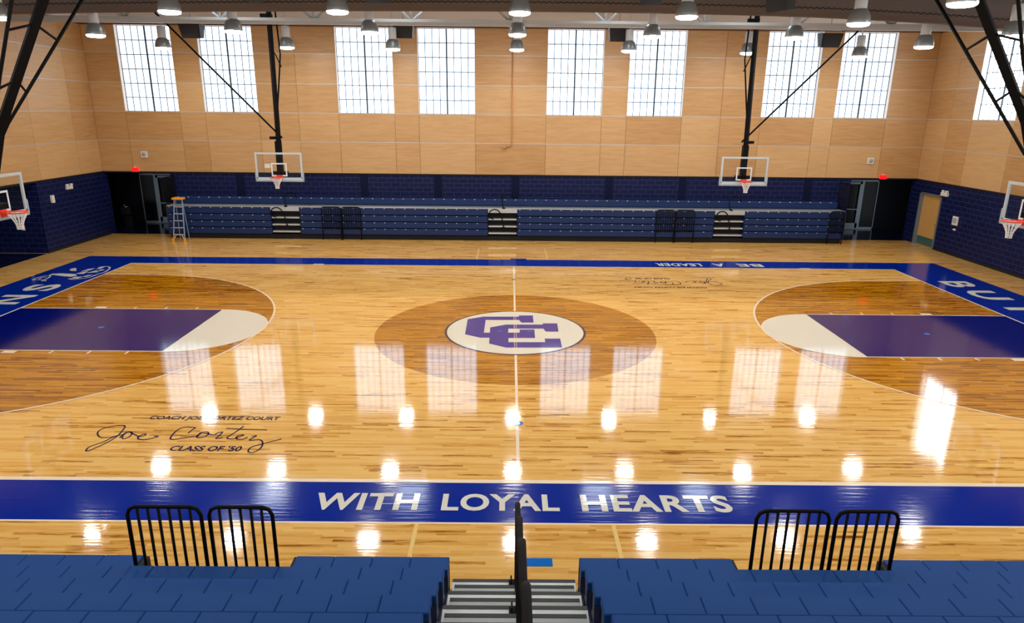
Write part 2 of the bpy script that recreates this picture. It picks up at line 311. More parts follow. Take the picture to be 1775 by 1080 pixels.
# doors
def storefront(n, x0, x1, y, leaf_right):
    mb = MB(); t = .07; H = 2.45; xm = x0 + (x1 - x0) * (.40 if leaf_right else .60)
    mb.box(x0, x0 + t * .5, y - .05, y + .05, 0, H).box(x1 - t * .5, x1, y - .05, y + .05, 0, H).box(x0, x1, y - .05, y + .05, H - t, H).box(x0, x1, y - .05, y + .05, 0, .09).box(xm - .06, xm + .06, y - .06, y + .05, 0, H)
    o = mb.build('door_%d' % n, 'frame', kind='structure')
    a, b = (xm + .06, x1 - t * .5) if leaf_right else (x0 + t * .5, xm - .06)
    l = MB().box(a, a + .11, y - .09, y - .05, .06, H - .1).box(b - .11, b, y - .09, y - .05, .06, H - .1).box(a, b, y - .09, y - .05, .06, .3).box(a, b, y - .09, y - .05, H - .2, H - .1); leaf = l.build('door_leaf', 'frame', o)
    MB().box(a + .1, b - .1, y - .16, y - .11, .98, 1.03).build('push_bar', 'frame', leaf)
    MB().box(x0 + .03, x1 - .03, y - .01, y + .01, .08, H - .05).build('door_glass', 'darkglass', o)
    return o
storefront(1, -18.62, -16.75, 17.3, True); storefront(2, 16.35, 18.3, 17.3, False)
d3 = MB().box(XR - .03, XR + .22, DY0 - .07, DY0, 0, DZ + .07).box(XR - .03, XR + .22, DY1, DY1 + .07, 0, DZ + .07).box(XR - .03, XR + .22, DY0 - .07, DY1 + .07, DZ, DZ + .07).build('door_3', 'frame', kind='structure')
MB().box(XR + .12, XR + .17, DY0, DY1, .01, DZ).build('door_leaf', 'doorwood', d3, label='birch veneer door leaf')
MB().box(XR + .112, XR + .122, DY0 + .03, DY1 - .03, .02, .38).build('kick_plate', 'kick', d3)
MB().tube([(XR + .11, DY0 + .1, 1.02), (XR + .05, DY0 + .1, 1.02), (XR + .05, DY0 + .24, 1.02)], .012).build('door_handle', 'chrome', d3)

# ------------------------------------------------------------------ court paint (parts of the floor)
HX, HY, YF = 14.33, 7.62, 7.70
def arc(cx, cy_, r, a0, a1, n=48): return [(cx + r * math.cos(a0 + (a1 - a0) * i / n), cy_ + r * math.sin(a0 + (a1 - a0) * i / n)) for i in range(n + 1)]
def fl(name, mb, m, label=None):
    o = mb.build(name, m, floor)
    if label: o['label'] = label
    return o
OX0, OX1, OY0, OY1 = -16.62, 16.55, -8.79, 9.05
fl('painted_border', MB().rect(OX0, OX1, OY0, -HY - .08, .001).rect(OX0, OX1, YF + .16, OY1, .001).rect(OX0, -HX, -HY - .08, YF + .16, .001).rect(HX, OX1, -HY - .08, YF + .16, .001), 'blue', 'royal blue border band around the court')
Z1, Z2, Z3, Z4 = .0015, .003, .0045, .006
fl('border_edge_line', MB().rect(OX0, OX1, OY0 - .04, OY0, Z1), 'line')
# three point areas, stained
for s in (-1, 1):
    bx = s * HX; hoop = s * (HX - 1.6); R = 6.02
    a = [(bx, 6.02), (hoop, 6.02)] + [(hoop - s * R * math.sin(t), R * math.cos(t)) for t in [math.pi * i / 60 for i in range(1, 60)]] + [(hoop, -6.02), (bx, -6.02)]
    fl('stained_zone', MB().poly(a, .0008), 'stain', 'darker stained wood inside the three point line')
    fl('three_point_line', MB().ribbon(a, .055, Z4), 'line')
    fx = s * 8.48; kw = 1.79
    disc = [(fx - s * 1.79 * math.sin(t), 1.79 * math.cos(t)) for t in [math.pi * i / 40 for i in range(41)]]
    fl('free_throw_circle', MB().poly(disc, Z2), 'white', 'white filled free throw half circle')
    fl('free_throw_circle_line', MB().ribbon(disc, .05, Z3), 'line')
    fl('lane', MB().rect(min(fx, bx), max(fx, bx), -kw, kw, Z2), 'keyblue', 'dark blue painted lane')
    fl('lane_line', MB().ribbon([(bx, kw), (fx, kw), (fx, -kw), (bx, -kw)], .05, Z4), 'line')
    mk = MB()
    for sg in (-1, 1):
        for d, wd in ((2.25, .32), (3.25, .05), (4.15, .05), (5.05, .05)):
            xx = bx - s * d; mk.rect(xx - wd / 2, xx + wd / 2, sg * kw if sg > 0 else -kw - .2, kw + .2 if sg > 0 else -kw, Z4)
    fl('lane_mark', mk, 'line'); fl('floor_plate', MB().poly(arc(s * 11.0, .03, .08, 0, 6.2832, 16), Z4), 'plate')
fl('boundary_line', MB().rect(-HX - .04, HX + .04, -HY - .1, -HY, Z3).rect(-HX - .04, HX + .04, YF + .1, YF + .17, Z3).rect(-HX - .04, -HX + .02, -HY, YF + .12, Z3).rect(HX - .02, HX + .04, -HY, YF + .12, Z3), 'line', 'cream boundary line')
fl('center_stain', MB().poly(arc(0, -.02, 3.68, 0, 6.2832, 96), .001), 'stain', 'large darker stained circle at mid court')
fl('half_court_line', MB().rect(-.028, .028, -HY, YF + .1, Z1 + .0005), 'line')
fl('logo_ring', MB().poly(arc(0, .02, 1.87, 0, 6.2832, 96), Z2), 'ink'); fl('logo_disc', MB().poly(arc(0, .02, 1.81, 0, 6.2832, 96), Z3), 'white')
def px(pts, ox, oy, k): return [tuple(at(ox + x / k, oy + y / k, 'z', 0)[:2]) for x, y in pts]
cA = [(350, 207), (455, 190), (692, 190), (692, 182), (785, 182), (790, 230), (710, 230), (692, 212), (470, 212), (458, 297), (560, 297), (560, 331), (435, 331), (332, 308)]
cB = [(500, 262), (605, 243), (852, 243), (852, 235), (948, 235), (957, 290), (872, 290), (855, 270), (622, 270), (620, 297), (697, 297), (697, 276), (795, 276), (800, 333), (622, 333), (622, 361), (868, 361), (865, 337), (968, 337), (981, 397), (605, 397), (493, 370)]
lg = MB(); lg.poly(px(cA, 720, 500, 3.857), Z4); lg.poly(px(cB, 720, 500, 3.857), Z4 + .001); fl('logo_letters', lg, 'logo', 'interlocked blue block letters CC')
fl('floor_plate', MB().rect(-.48, -.34, -.05, .03, .0085), 'plate'); fl('floor_plate', MB().rect(.33, .47, -.06, .02, .0085), 'plate')
fl('center_seam', MB().rect(-.03, -.02, -1.78, 1.8, .0085).rect(.02, .03, -1.78, 1.8, .0085), 'line')
fl('floor_plate', MB().poly(arc(.01, -5.57, .1, 0, 6.2832, 20), Z4), 'plate'); fl('floor_mark', MB().rect(-.08, .04, 5.70, 5.78, Z4), 'keyblue')
tag(MB().rect(.06, .42, -9.76, -9.59, .004).build('floor_mat', 'plate'), 'bright blue rectangular sticker on wood floor at foot of stairs', 'floor sticker')
fl('border_patch', MB().rect(-.12, .5, 8.95, 9.22, Z4), 'blue'); fl('court_tape', MB().rect(-7.55, -7.15, 7.9, 7.98, Z4).rect(10.8, 11.2, 7.88, 7.94, Z4), 'letter')
for s, o in ((-1.455, 0), (1.335, 0)):
    fl('coaching_line', MB().rect(s - .03, s + .03, -10.0, OY0 - .04, Z4), 'tan'); fl('coaching_line', MB().rect(s - .03, s + .03, OY1 + .02, 11.2, Z4), 'tan')
def text_mesh(s, bold=.02, shear=0, spacing=1.0):
    cu = bpy.data.curves.new('t', 'FONT'); cu.body = s; cu.offset = bold; cu.shear = shear; cu.space_character = spacing; cu.resolution_u = 4
    o = bpy.data.objects.new('t', cu); me = bpy.data.meshes.new_from_object(o)
    vs = [(v.co.x, v.co.y) for v in me.vertices]; fs = [tuple(p.vertices) for p in me.polygons]
    bpy.data.objects.remove(o); bpy.data.curves.remove(cu); bpy.data.meshes.remove(me)
    x0 = min(v[0] for v in vs); x1 = max(v[0] for v in vs); y0 = min(v[1] for v in vs); y1 = max(v[1] for v in vs)
    return [((x - x0) / (x1 - x0), (y - y0) / (y1 - y0)) for x, y in vs], fs
def floor_text(name, s, org, ex, ey, m, bold=.02, z=Z4, shear=0, spacing=1.0):
    vs, fs = text_mesh(s, bold, shear, spacing)
    mb = MB(); mb.add([(org[0] + ex[0] * u + ey[0] * v, org[1] + ex[1] * u + ey[1] * v, z) for u, v in vs], fs)
    # keep normals upward
    return fl(name, mb, m)
for t, x0, x1 in (('WITH', -3.06, -1.5), ('LOYAL', -1.15, .60), ('HEARTS', .93, 3.17)):
    floor_text('border_lettering', t, (x0, -8.5), (x1 - x0, 0), (0, .46), 'letter', .03, spacing=1.08)
for t, x0, x1 in (('BE', 9.55, 8.6), ('A', 8.1, 7.65), ('LEADER', 7.2, 5.45)):
    floor_text('border_lettering', t, (x0, 8.62), (x1 - x0, 0), (0, -.5), 'letter', .03, spacing=1.08)
for t, y0, y1 in (('B', 6.05, 5.2), ('U', 4.75, 3.6), ('I', 2.72, 2.42)):
    floor_text('border_lettering', t, (14.9, y0), (0, y1 - y0), (1.0, 0), 'letter', .03)
for t, y0, y1 in (('S', 3.7, 4.55), ('N', 2.15, 3.2)):
    floor_text('border_lettering', t, (-14.75, y0), (0, y1 - y0), (-1.0, 0), 'letter', .03)
sig = [[(435, 235), (370, 248), (310, 245), (292, 215), (320, 188), (400, 165), (470, 158), (492, 165), (480, 190), (430, 243), (350, 290), (280, 322), (225, 346), (208, 340), (240, 312), (330, 282), (400, 248), (470, 225)],
 [(455, 250), (480, 225), (520, 205), (545, 215), (525, 242), (480, 258), (478, 235), (520, 208), (560, 225), (600, 240), (645, 230), (632, 222), (598, 238), (588, 256), (630, 264), (690, 254), (736, 240), (706, 238)],
 [(1012, 176), (985, 192), (955, 217)], [(1012, 176), (930, 171), (870, 198), (826, 250), (842, 262), (900, 255), (1000, 240)],
 [(1010, 246), (1050, 212), (1095, 206), (1103, 225), (1060, 247), (1020, 246), (1060, 215), (1140, 228), (1172, 214), (1208, 208), (1182, 235), (1160, 255), (1210, 248)],
 [(1362, 165), (1300, 210), (1240, 250), (1285, 257), (1340, 240), (1362, 228), (1322, 234), (1308, 256), (1350, 262), (1392, 245)], [(1235, 181), (1380, 188), (1535, 192)],
 [(1420, 240), (1455, 235), (1405, 268), (1480, 264), (1502, 290), (1482, 330), (1430, 357), (1395, 350), (1420, 318), (1500, 295), (1640, 258)]]
CS = (-5.72, -6.0)
for far in (0, 1):
    mb = MB()
    for st in sig:
        P = [(p[0], p[1], 0) for p in smooth([(x, y, 0) for x, y in px(st, 100, 700, 4.226)], 5)]
        if far: P = [(5.22 - (p[0] - CS[0]) * 1.02, 5.42 - (p[1] - CS[1])) for p in P]
        mb.ribbon(P, .028, Z2)
    fl('floor_signature', mb, 'ink', 'handwritten style navy signature on the wood')
    for t, x0, x1, y0, h in (('COACH JOE CORTEZ COURT', -6.94, -4.5, -5.56, .2), ("CLASS OF '50", -5.98, -4.76, -6.74, .19)):
        if far: floor_text('floor_lettering', t, (5.22 - (x0 - CS[0]), 5.42 - (y0 - CS[1])), (-(x1 - x0), 0), (0, -h), 'ink', .025, Z2)
        else: floor_text('floor_lettering', t, (x0, y0), (x1 - x0, 0), (0, h), 'ink', .025, Z2)
# pale emblem on the left border
em = [[(880, 470), (930, 486), (1010, 480), (1200, 452), (1330, 402), (1440, 368), (1512, 312), (1490, 290), (1430, 285), (1330, 300)],
 [(992, 352), (940, 352), (908, 340), (930, 320), (982, 314), (975, 335)], [(325, 496), (390, 462), (470, 440), (560, 428), (600, 430), (560, 465), (500, 488), (400, 492), (330, 497)], [(420, 480), (470, 455), (540, 450)], [(470, 512), (500, 490), (525, 510)]]
ep = [[(560, 424), (620, 398), (760, 392), (980, 402), (1010, 432), (900, 444), (780, 434), (640, 415)], [(1060, 365), (1180, 325), (1290, 312), (1200, 345)], [(1300, 328), (1380, 292), (1440, 290), (1370, 322)],
 [(1150, 388), (1290, 348), (1360, 342), (1330, 372)], [(980, 400), (1060, 378), (1190, 355), (1110, 400)], [(1090, 442), (1180, 420), (1260, 412), (1150, 446)], [(900, 474), (960, 450), (1110, 438), (1020, 470)], [(1300, 355), (1400, 330), (1440, 335), (1340, 362)], [(905, 350), (920, 325), (985, 312), (1005, 355), (960, 345)]]
mb = MB()
for st in em: mb.ribbon([(p[0], p[1]) for p in smooth([(x, y, 0) for x, y in px(st, 20, 430, 8.875)], 4)], .055, Z4)
for st in ep: mb.poly(px(st, 20, 430, 8.875), Z4 + .0005)
fl('border_emblem', mb, 'letter', 'pale line emblem on the blue border')

# ------------------------------------------------------------------ ceiling joist and duct
j = thing('roof_truss', 'pale grey steel joist with V webs running above the back windows', 'roof truss', (0, 9, 8.5))
MB().box(XL + .02, XR - .02, -.08, .08, 0, .1).box(XL + .02, XR - .02, -.16, .16, .1, .2).build('bottom_chord', 'steel', j)
MB().box(XL + .02, XR - .02, -.12, .12, 1.36, 1.49).build('top_chord', 'steel', j)
for x in (-17.2, -13.97, -10.52, -7.19, -3.7, -.2, 3.2, 6.7, 10.1, 13.4, 16.6):
    w_ = MB()
    for dx in (-1.5, -.1, 1.5): w_.tube([(x, 0, .16), (x + dx, 0, 1.38)], .045, 6)
    w_.build('web', 'steel', j)
dpts = [(-18.4, 8.05), (-15.2, 8.2), (-8.4, 8.34), (0, 8.42), (7.5, 8.37), (12, 8.22), (15, 8.04), (18.15, 7.9)]
dp = smooth([(x, 4.5, z + .7) for x, z in dpts], 4)
dd = MB().tube(dp, .7, 28).build('air_duct', 'duct'); tag(dd, 'large brown fabric duct slung across the top of the gym', 'air duct')
sm_ = MB()
for i in range(len(dp) - 1):
    a = dp[i]; b_ = dp[i + 1]; n = max(1, int((b_ - a).length / .16))
    for k in range(n):
        p = a.lerp(b_, (k + .0) / n); q = a.lerp(b_, (k + .5) / n); an = -2.3
        o1 = Vector((0, math.cos(an) * .705, math.sin(an) * .705)); o2 = Vector((0, math.cos(an - .07) * .705, math.sin(an - .07) * .705)); o3 = a.lerp(b_, (k + 1) / n)
        sm_.tube([p + o1, q + o2, o3 + o1], .014, 4)
sm_.build('stitched_seam', 'stitch', dd)
for x in (-12, -6, 0, 6, 12): MB().tube([(x, 4.5, 9.7), (x, 4.5, 9.99)], .012, 5).build('hanger', 'steel', dd)

# ------------------------------------------------------------------ pendant lamps
def make_lamp():
    r = thing('pendant_lamp', '', 'pendant lamp')
    shade = MB().lathe([(.288, 0), (.292, .012), (.286, .09), (.268, .18), (.236, .27), (.19, .34), (.15, .365), (.148, .355), (.18, .33), (.228, .26), (.258, .17), (.275, .08), (.28, 0)], cap=False, n=28).build('lamp_shade', 'dome', r)
    MB().lathe([(.02, -.07), (.2, -.064), (.262, -.045), (.28, -.012), (.28, .01), (.02, .02)], n=28).build('lens', 'lens', shade)
    MB().lathe([(.15, .35), (.155, .36), (.155, .76), (.14, .78), (.03, .79)], n=20).build('housing', 'house', r)
    MB().tube([(0, 0, 0), (0, 0, 1)], .012, 6).build('cord', 'house', r, (0, 0, .78))
    return r
proto = make_lamp(); used = [0]
def lamp(x, y, z, label, group):
    o = proto if not used[0] else copy_tree(proto); used[0] = 1
    o.location = (x, y, z); o['label'] = label; o['group'] = group
    for ch in o.children:
        if ch.name.startswith('cord'): ch.scale = (1, 1, 9.99 - z - .78)
    return o
ORD = ['leftmost', 'second from left', 'third from left', 'middle', 'third from right', 'second from right', 'rightmost']
rows = [('in the far row before the windows', [(283, 83, 11.4), (497, 82, 11.4), (681, 85, 11.4), (896, 86, 11.4), (1090, 88, 11.4), (1296, 92, 11.4), (1489, 98, 11.4)]),
        ('in the row beside the grey joist', [(166, 61, 6.7), (405, 54, 6.7), (641, 56, 6.7), (897, 60, 6.7), (1130, 63, 6.7), (1376, 65, 6.7), (1601, 81, 6.7)]),
        ('in the near row against the brown duct', [(-4, 30, 2.3), (294, 20, 2.3), (585, 20, 2.3), (901, 22, 2.3), (1190, 29, 2.3), (1488, 41, 2.3), (1757, 62, 2.3)])]
for nm, L in rows:
    for i, (u, v, y) in enumerate(L):
        p = at(u, v, 'y', y); lamp(p.x, y, p.z, '%s silver dome lamp %s' % (ORD[i], nm), 'pendant lamps ' + nm)
p = at(1668, 6, 'y', -2.2); lamp(p.x, p.y, p.z, 'glowing pendant lamp cut off by the top edge beside right hoop truss', 'pendant lamps cut off at the top')
for y in (-2.2, -6.8, -11.4):  # lamps out of view, added only to light the near side
    for x in (-13.8, -9.2, -4.7, 0, 4.7, 9.2, 13.8):
        if (y, x) in ((-2.2, 9.2),): continue
        if y < -7 and abs(x) < 3: continue
        lamp(x, y, 8.05, 'unseen silver dome pendant lamp added to light the near side', 'unseen pendant lamps added for light')

# ------------------------------------------------------------------ speakers
def wall_spk(u, v, label):
    p = at(u, v, 'y', 12.0); r = thing('loudspeaker', label, 'loudspeaker', (p.x, 12.0, p.z), 0, 'loudspeakers above the back windows')
    vs = [(-.42, -.3, .22), (.42, -.3, .22), (.42, .25, .27), (-.42, .25, .27), (-.36, -.12, -.3), (.36, -.12, -.3), (.36, .2, -.26), (-.36, .2, -.26)]
    MB().add(vs, [(0, 1, 2, 3), (7, 6, 5, 4), (0, 4, 5, 1), (1, 5, 6, 2), (2, 6, 7, 3), (3, 7, 4, 0)]).build('cabinet', 'speaker', r)
    MB().add([(-.37, -.31, .17), (.37, -.31, .17), (.33, -.15, -.26), (-.33, -.15, -.26)], [(0, 1, 2, 3)]).build('grille', 'pgrille', r)
    MB().tube([(-.42, 0, .24), (-.42, 0, .34), (.42, 0, .34), (.42, 0, .24)], .02, 6).tube([(0, 0, .34), (0, 0, 9.98 - p.z)], .02, 6).build('bracket', 'steel', r)
for u, v, n in ((333, 53, 'leftmost'), (699, 53, 'second from left'), (1073, 59, 'second from right'), (1438, 69, 'rightmost')): wall_spk(u, v, n + ' black box speaker hung at the top of the windowed wall')
def near_spk(x, z, yaw, tilt, label):
    r = thing('loudspeaker', label, 'loudspeaker', (x, 3.0, z), yaw, 'black speakers in front of the duct')
    vs = [(-.3, -.2, 0), (.3, -.2, 0), (.2, .35, tilt), (-.2, .35, tilt), (-.3, -.3, .5), (.3, -.3, .5), (.2, .35, .55), (-.2, .35, .55)]
    MB().add(vs, [(3, 2, 1, 0), (4, 5, 6, 7), (0, 1, 5, 4), (1, 2, 6, 5), (2, 3, 7, 6), (3, 0, 4, 7)]).build('cabinet', 'speaker', r)
    MB().add([(-.27, -.215, .04), (.27, -.215, .04), (.27, -.305, .46), (-.27, -.305, .46)], [(0, 1, 2, 3)]).build('grille', 'pgrille', r)
    MB().tube([(0, 0, .5), (0, 0, 9.98 - z)], .025, 6).build('bracket', 'black', r)
near_spk(-7.35, 8.38, 1.0, .12, 'black angled speaker at top edge left of centre, above the left side hoop')
near_spk(-3.75, 8.38, 0, .1, 'dark speaker bottom peeking from top edge between left and middle duct lamps')
near_spk(3.6, 8.40, 0, .12, 'small black speaker at top edge above the third pair of windows')
near_spk(7.2, 8.28, -1.0, .1, 'black pointed speaker at top edge above the right side hoop')

# ------------------------------------------------------------------ hoops
def board_parts(r, rimdir=-1):
    """board in x-z plane at y=0 facing -y ; z measured from board bottom"""
    W_, H_ = .915, 1.07
    f = MB(); t = .07
    f.box(-W_, W_, -.02, .03, 0, t * 1.6).box(-W_, W_, -.02, .03, H_ - t, H_).box(-W_, -W_ + t, -.02, .03, t, H_ - t).box(W_ - t, W_, -.02, .03, t, H_ - t)
    f.build('backboard_frame', 'boardframe', r)
    MB().box(-W_ + t, W_ - t, -.005, .01, t, H_ - t).build('backboard_glass', 'glass', r)
    q = MB()
    for a in ((-.305, .305, .16, .21), (-.305, .305, .62, .67), (-.305, -.255, .2, .63), (.255, .305, .2, .63)): q.box(a[0], a[1], -.012, -.006, a[2], a[3])
    q.build('shooting_square', 'boardpaint', r)
    pd = MB().bevbox(-W_ - .035, W_ + .035, -.04, .05, -.05, .02, .015).bevbox(-W_ - .035, -W_ + .02, -.04, .05, -.04, .36, .015).bevbox(W_ - .02, W_ + .035, -.04, .05, -.04, .36, .015); pd.build('edge_padding', 'pad', r)
    zr = .15; cyy = -.38; n = 24
    rim = MB().tube([(.23 * math.cos(2 * math.pi * k / n), cyy + .23 * math.sin(2 * math.pi * k / n), zr) for k in range(n)], .018, 8, closed=True).box(-.09, .09, -.16, -.02, zr - .03, zr + .03).box(-.12, .12, -.03, -.012, zr - .13, zr + .06)
    rim = rim.build('rim', 'rim', r)
    nt = MB(); prof = [(.225, 0), (.185, -.07), (.145, -.14), (.11, -.21), (.085, -.28), (.072, -.35), (.07, -.42)]; K = 12
    for k in range(K):
        for sgn in (0, 1):
            pts = []
            for i, (rr, dz) in enumerate(prof):
                a = 2 * math.pi * (k + (.5 if (i + sgn) % 2 else 0)) / K; pts.append((rr * math.cos(a), cyy + rr * math.sin(a), zr - .01 + dz))
            nt.tube(pts, .0085, 4)
    nt.build('net', 'net', rim)
# side hoops
def side_hoop(cx, x_top, sgn, label):
    r = thing('basketball_hoop', label, 'basketball hoop', (cx, 10.0, 2.9), 0, 'side court hoops hung before the back wall')
    board_parts(r)
    MB().tube([(0.02, .12, .15), (x_top - cx, .12, 7.08)], .1, 4).build('mast', 'black', r)
    MB().box(-.3, .3, .02, .2, .2, .34).box(-.1, .1, .02, .25, .05, 1.5).build('board_mount', 'black', r)
    s = sgn
    MB().tube([(-s * .18, .12, 1.62), (s * 4.35 if 0 else -s * -4.3, .12, 6.25)], .035, 6).tube([(s * .05, .12, 1.62), (s * .3, .12, 1.62)], .055, 8).build('diagonal_brace', 'black', r)
    MB().tube([(x_top - cx - .05 * s, .6, 7.05), (-s * .22, .6, 4.7), (-s * .0, .2, 2.2)], .03, 6).tube([(-s * .0 + (x_top - cx) * .6, .15, 5.0), (-s * .22, .6, 4.25)], .022, 6).build('rear_strut', 'black', r)
    MB().box(x_top - cx - .32, x_top - cx + .1, .05, .2, 5.95, 6.08).build('pulley', 'black', r)
side_hoop(-9.22, -9.15, -1, 'left side court hoop with glass board, white tag in corner and black mast')
side_hoop(9.03, 8.95, 1, 'right side court hoop with glass board, black mast in front of back wall')
MB().box(-9.76, -9.55, 9.955, 9.975, 3.38, 3.54).build('white_tag', 'offwhite', bpy.data.objects['basketball_hoop'], label='small white tag on the glass').matrix_parent_inverse = Matrix.Translation((9.22, -10, -2.9))
# main end hoops
def main_hoop(s, P, label):
    r = thing('basketball_hoop', label, 'basketball hoop', (s * 12.98, 0, 2.9), -s * math.pi / 2, 'end court hoops under ceiling trusses')
    board_parts(r)
    R = Matrix.Rotation(s * math.pi / 2, 4, 'Z')
    def L(p): v = Vector(p) - Vector((s * 12.98, 0, 2.9)); return tuple(R @ v)
    top, bot = P['main']
    d = (Vector(top) - Vector(bot)); T = Vector(bot) + d * ((9.95 - bot[2]) / d.z)
    back = (s * 13.15, 0, 3.5)
    MB().tube([L(T), L(bot), L(back)], .13, 4).build('mast', 'black', r)
    for k in ('far', 'near'):
        a, b = P[k]; dd_ = Vector(a) - Vector(b); A = Vector(b) + dd_ * ((9.95 - b[2]) / dd_.z)
        MB().tube([L(A), L(b), L((s * 13.1, 0, 4.15))], .045, 6).build('side_rod', 'black', r)
    def on(seg, z): a, b = Vector(seg[0]), Vector(seg[1]); return a.lerp(b, (z - a.z) / (b.z - a.z))
    for z in (7.25, 6.0):
        zm = z + .22
        MB().tube([L(on(P['main'], zm)), L(on(P['far'], z - .05))], .03, 6).build('spacer', 'black', r); MB().tube([L(on(P['main'], zm)), L(on(P['near'], z))], .03, 6).build('spacer', 'black', r)
    MB().box(-.3, .3, .03, .24, .1, .35).build('board_mount', 'black', r)
    return r
main_hoop(-1, {'main': ((-11.04, 0, 8.0), (-12.62, 0, 5.1)), 'far': ((-10.94, 1.38, 8.19), (-12.57, .22, 5.2)), 'near': ((-11.12, -.97, 7.85), (-11.96, -.59, 6.31))}, 'hoop at the left edge of the picture under black three-rod truss')
main_hoop(1, {'main': ((10.71, 0, 8.2), (12.4, 0, 5.5)), 'far': ((10.58, 1.5, 8.41), (12.89, .49, 4.72)), 'near': ((10.81, -1.19, 8.03), (11.54, -.68, 6.88))}, 'hoop at the right edge of the picture under black three-rod truss')

# ------------------------------------------------------------------ far folded bleacher
fb = thing('folded_bleacher', 'long folded navy bleacher stack against the back block wall', 'bleacher', (0, 13.0, 0))
AIS = [(-10.76, -9.5), (-1.13, .16), (8.95, 10.27)]; SEG = [(-15.34, -10.76), (-9.5, -1.13), (.16, 8.95), (10.27, 14.73)]
ZR = [(.23, .505), (.53, .80), (.825, 1.10), (1.125, 1.42)]
for z0, z1 in ZR:
    for a, b_ in SEG:
        s_ = MB().bevbox(a + .01, b_ - .01, 0, .42, z0, z1, .03); n = int((b_ - a) / .457)
        for k in range(n + 1):
            x = a + .12 + k * .457
            if x < b_ - .05: s_.box(x - .025, x + .025, -.006, .02, z1 - .035, z1 - .012, 1)
        s_.build('seat_row', ['fold', 'offwhite'], fb)
MB().box(-15.34, 14.73, .12, .5, 0, .2).box(-15.3, 14.7, .3, .9, .2, 1.4).build('black_base', 'flatblack', fb)
MB().box(-15.34, 14.73, .02, .62, 1.43, 1.47).build('top_deck', 'silver', fb)
up = MB().bevbox(-15.2, 14.6, .5, .9, 1.5, 1.80, .04)
for k in range(65): x = -15.0 + k * .457; up.box(x - .025, x + .025, .49, .52, 1.765, 1.79, 1)
up.build('upper_seat_row', ['fold', 'offwhite'], fb); MB().box(-15.2, 14.6, .55, 1.02, 1.2, 1.5).build('upper_riser', 'seatdark', fb)
for a, b_ in AIS:
    MB().box(a, b_, .0, .3, 1.26, 1.435).build('aisle_deck', 'silver', fb)
    for z in (.96, .645, .335): MB().box(a + .02, b_ - .02, .05, .3, z - .03, z + .035).build('aisle_step', 'silver', fb)
    c = (a + b_) / 2
    MB().tube(smooth([(c + .05, .0, .62), (c, -.02, .9), (c - .12, -.04, 1.28), (c - .33, -.05, 1.42), (c - .55, -.05, 1.33), (c - .6, -.05, 1.1), (c - .4, -.04, .98)], 5), .024, 8).lathe([(.07, 0), (.05, .05)], (c + .05, .0, .58), 10).build('aisle_rail', 'black', fb)
    MB().tube(smooth([(c + .05, .1, 1.28), (c - .0, .15, 1.6), (c - .02, .2, 1.9), (c + .2, .2, 2.05), (c + .45, .2, 1.98), (c + .5, .2, 1.8)], 5), .024, 8).lathe([(.09, 0), (.06, .05)], (c + .05, .05, 1.45), 10).build('aisle_rail', 'black', fb)
def bar_panel(nm, parent, x0, x1, y, z0, z1, nb, r=.018, legs=0.0, mt='black'):
    c = .1; g = MB()
    g.tube([(x0, y, legs), (x0, y, z1 - c), (x0 + c * .3, y, z1 - c * .3), (x0 + c, y, z1), (x1 - c, y, z1), (x1 - c * .3, y, z1 - c * .3), (x1, y, z1 - c), (x1, y, legs)], r, 8)
    for k in range(1, nb - 1): x = x0 + (x1 - x0) * k / (nb - 1); g.tube([(x, y, z0), (x, y, z1)], r * .72, 6)
    g.tube([(x0, y, z0), (x1, y, z0)], r * .8, 6)
    return g
for x0, x1 in ((-8.49, -7.66), (-7.60, -6.78), (6.35, 7.16), (7.22, 8.04), (14.05, 14.7)):
    bar_panel('folded_guard_panel', fb, x0, x1, -.06, .5, 1.46, 9, .022).build('folded_guard_panel', 'black', fb)
for x in (-15.36, 14.76):
    g = MB()
    for z in (1.5, 2.65): g.tube([(x, .1, z), (x, .95, z)], .022, 6)
    for k in range(8): y = .1 + .85 * k / 7; g.tube([(x, y, 1.2), (x, y, 2.65)], .016, 6)
    g.build('end_guard', 'black', fb)
MB().box(-15.36, -15.3, 0, .4, .2, 1.42).build('end_panel', 'seatdark', fb); MB().box(14.73, 14.79, 0, .4, .2, 1.42).build('end_panel', 'seatdark', fb)

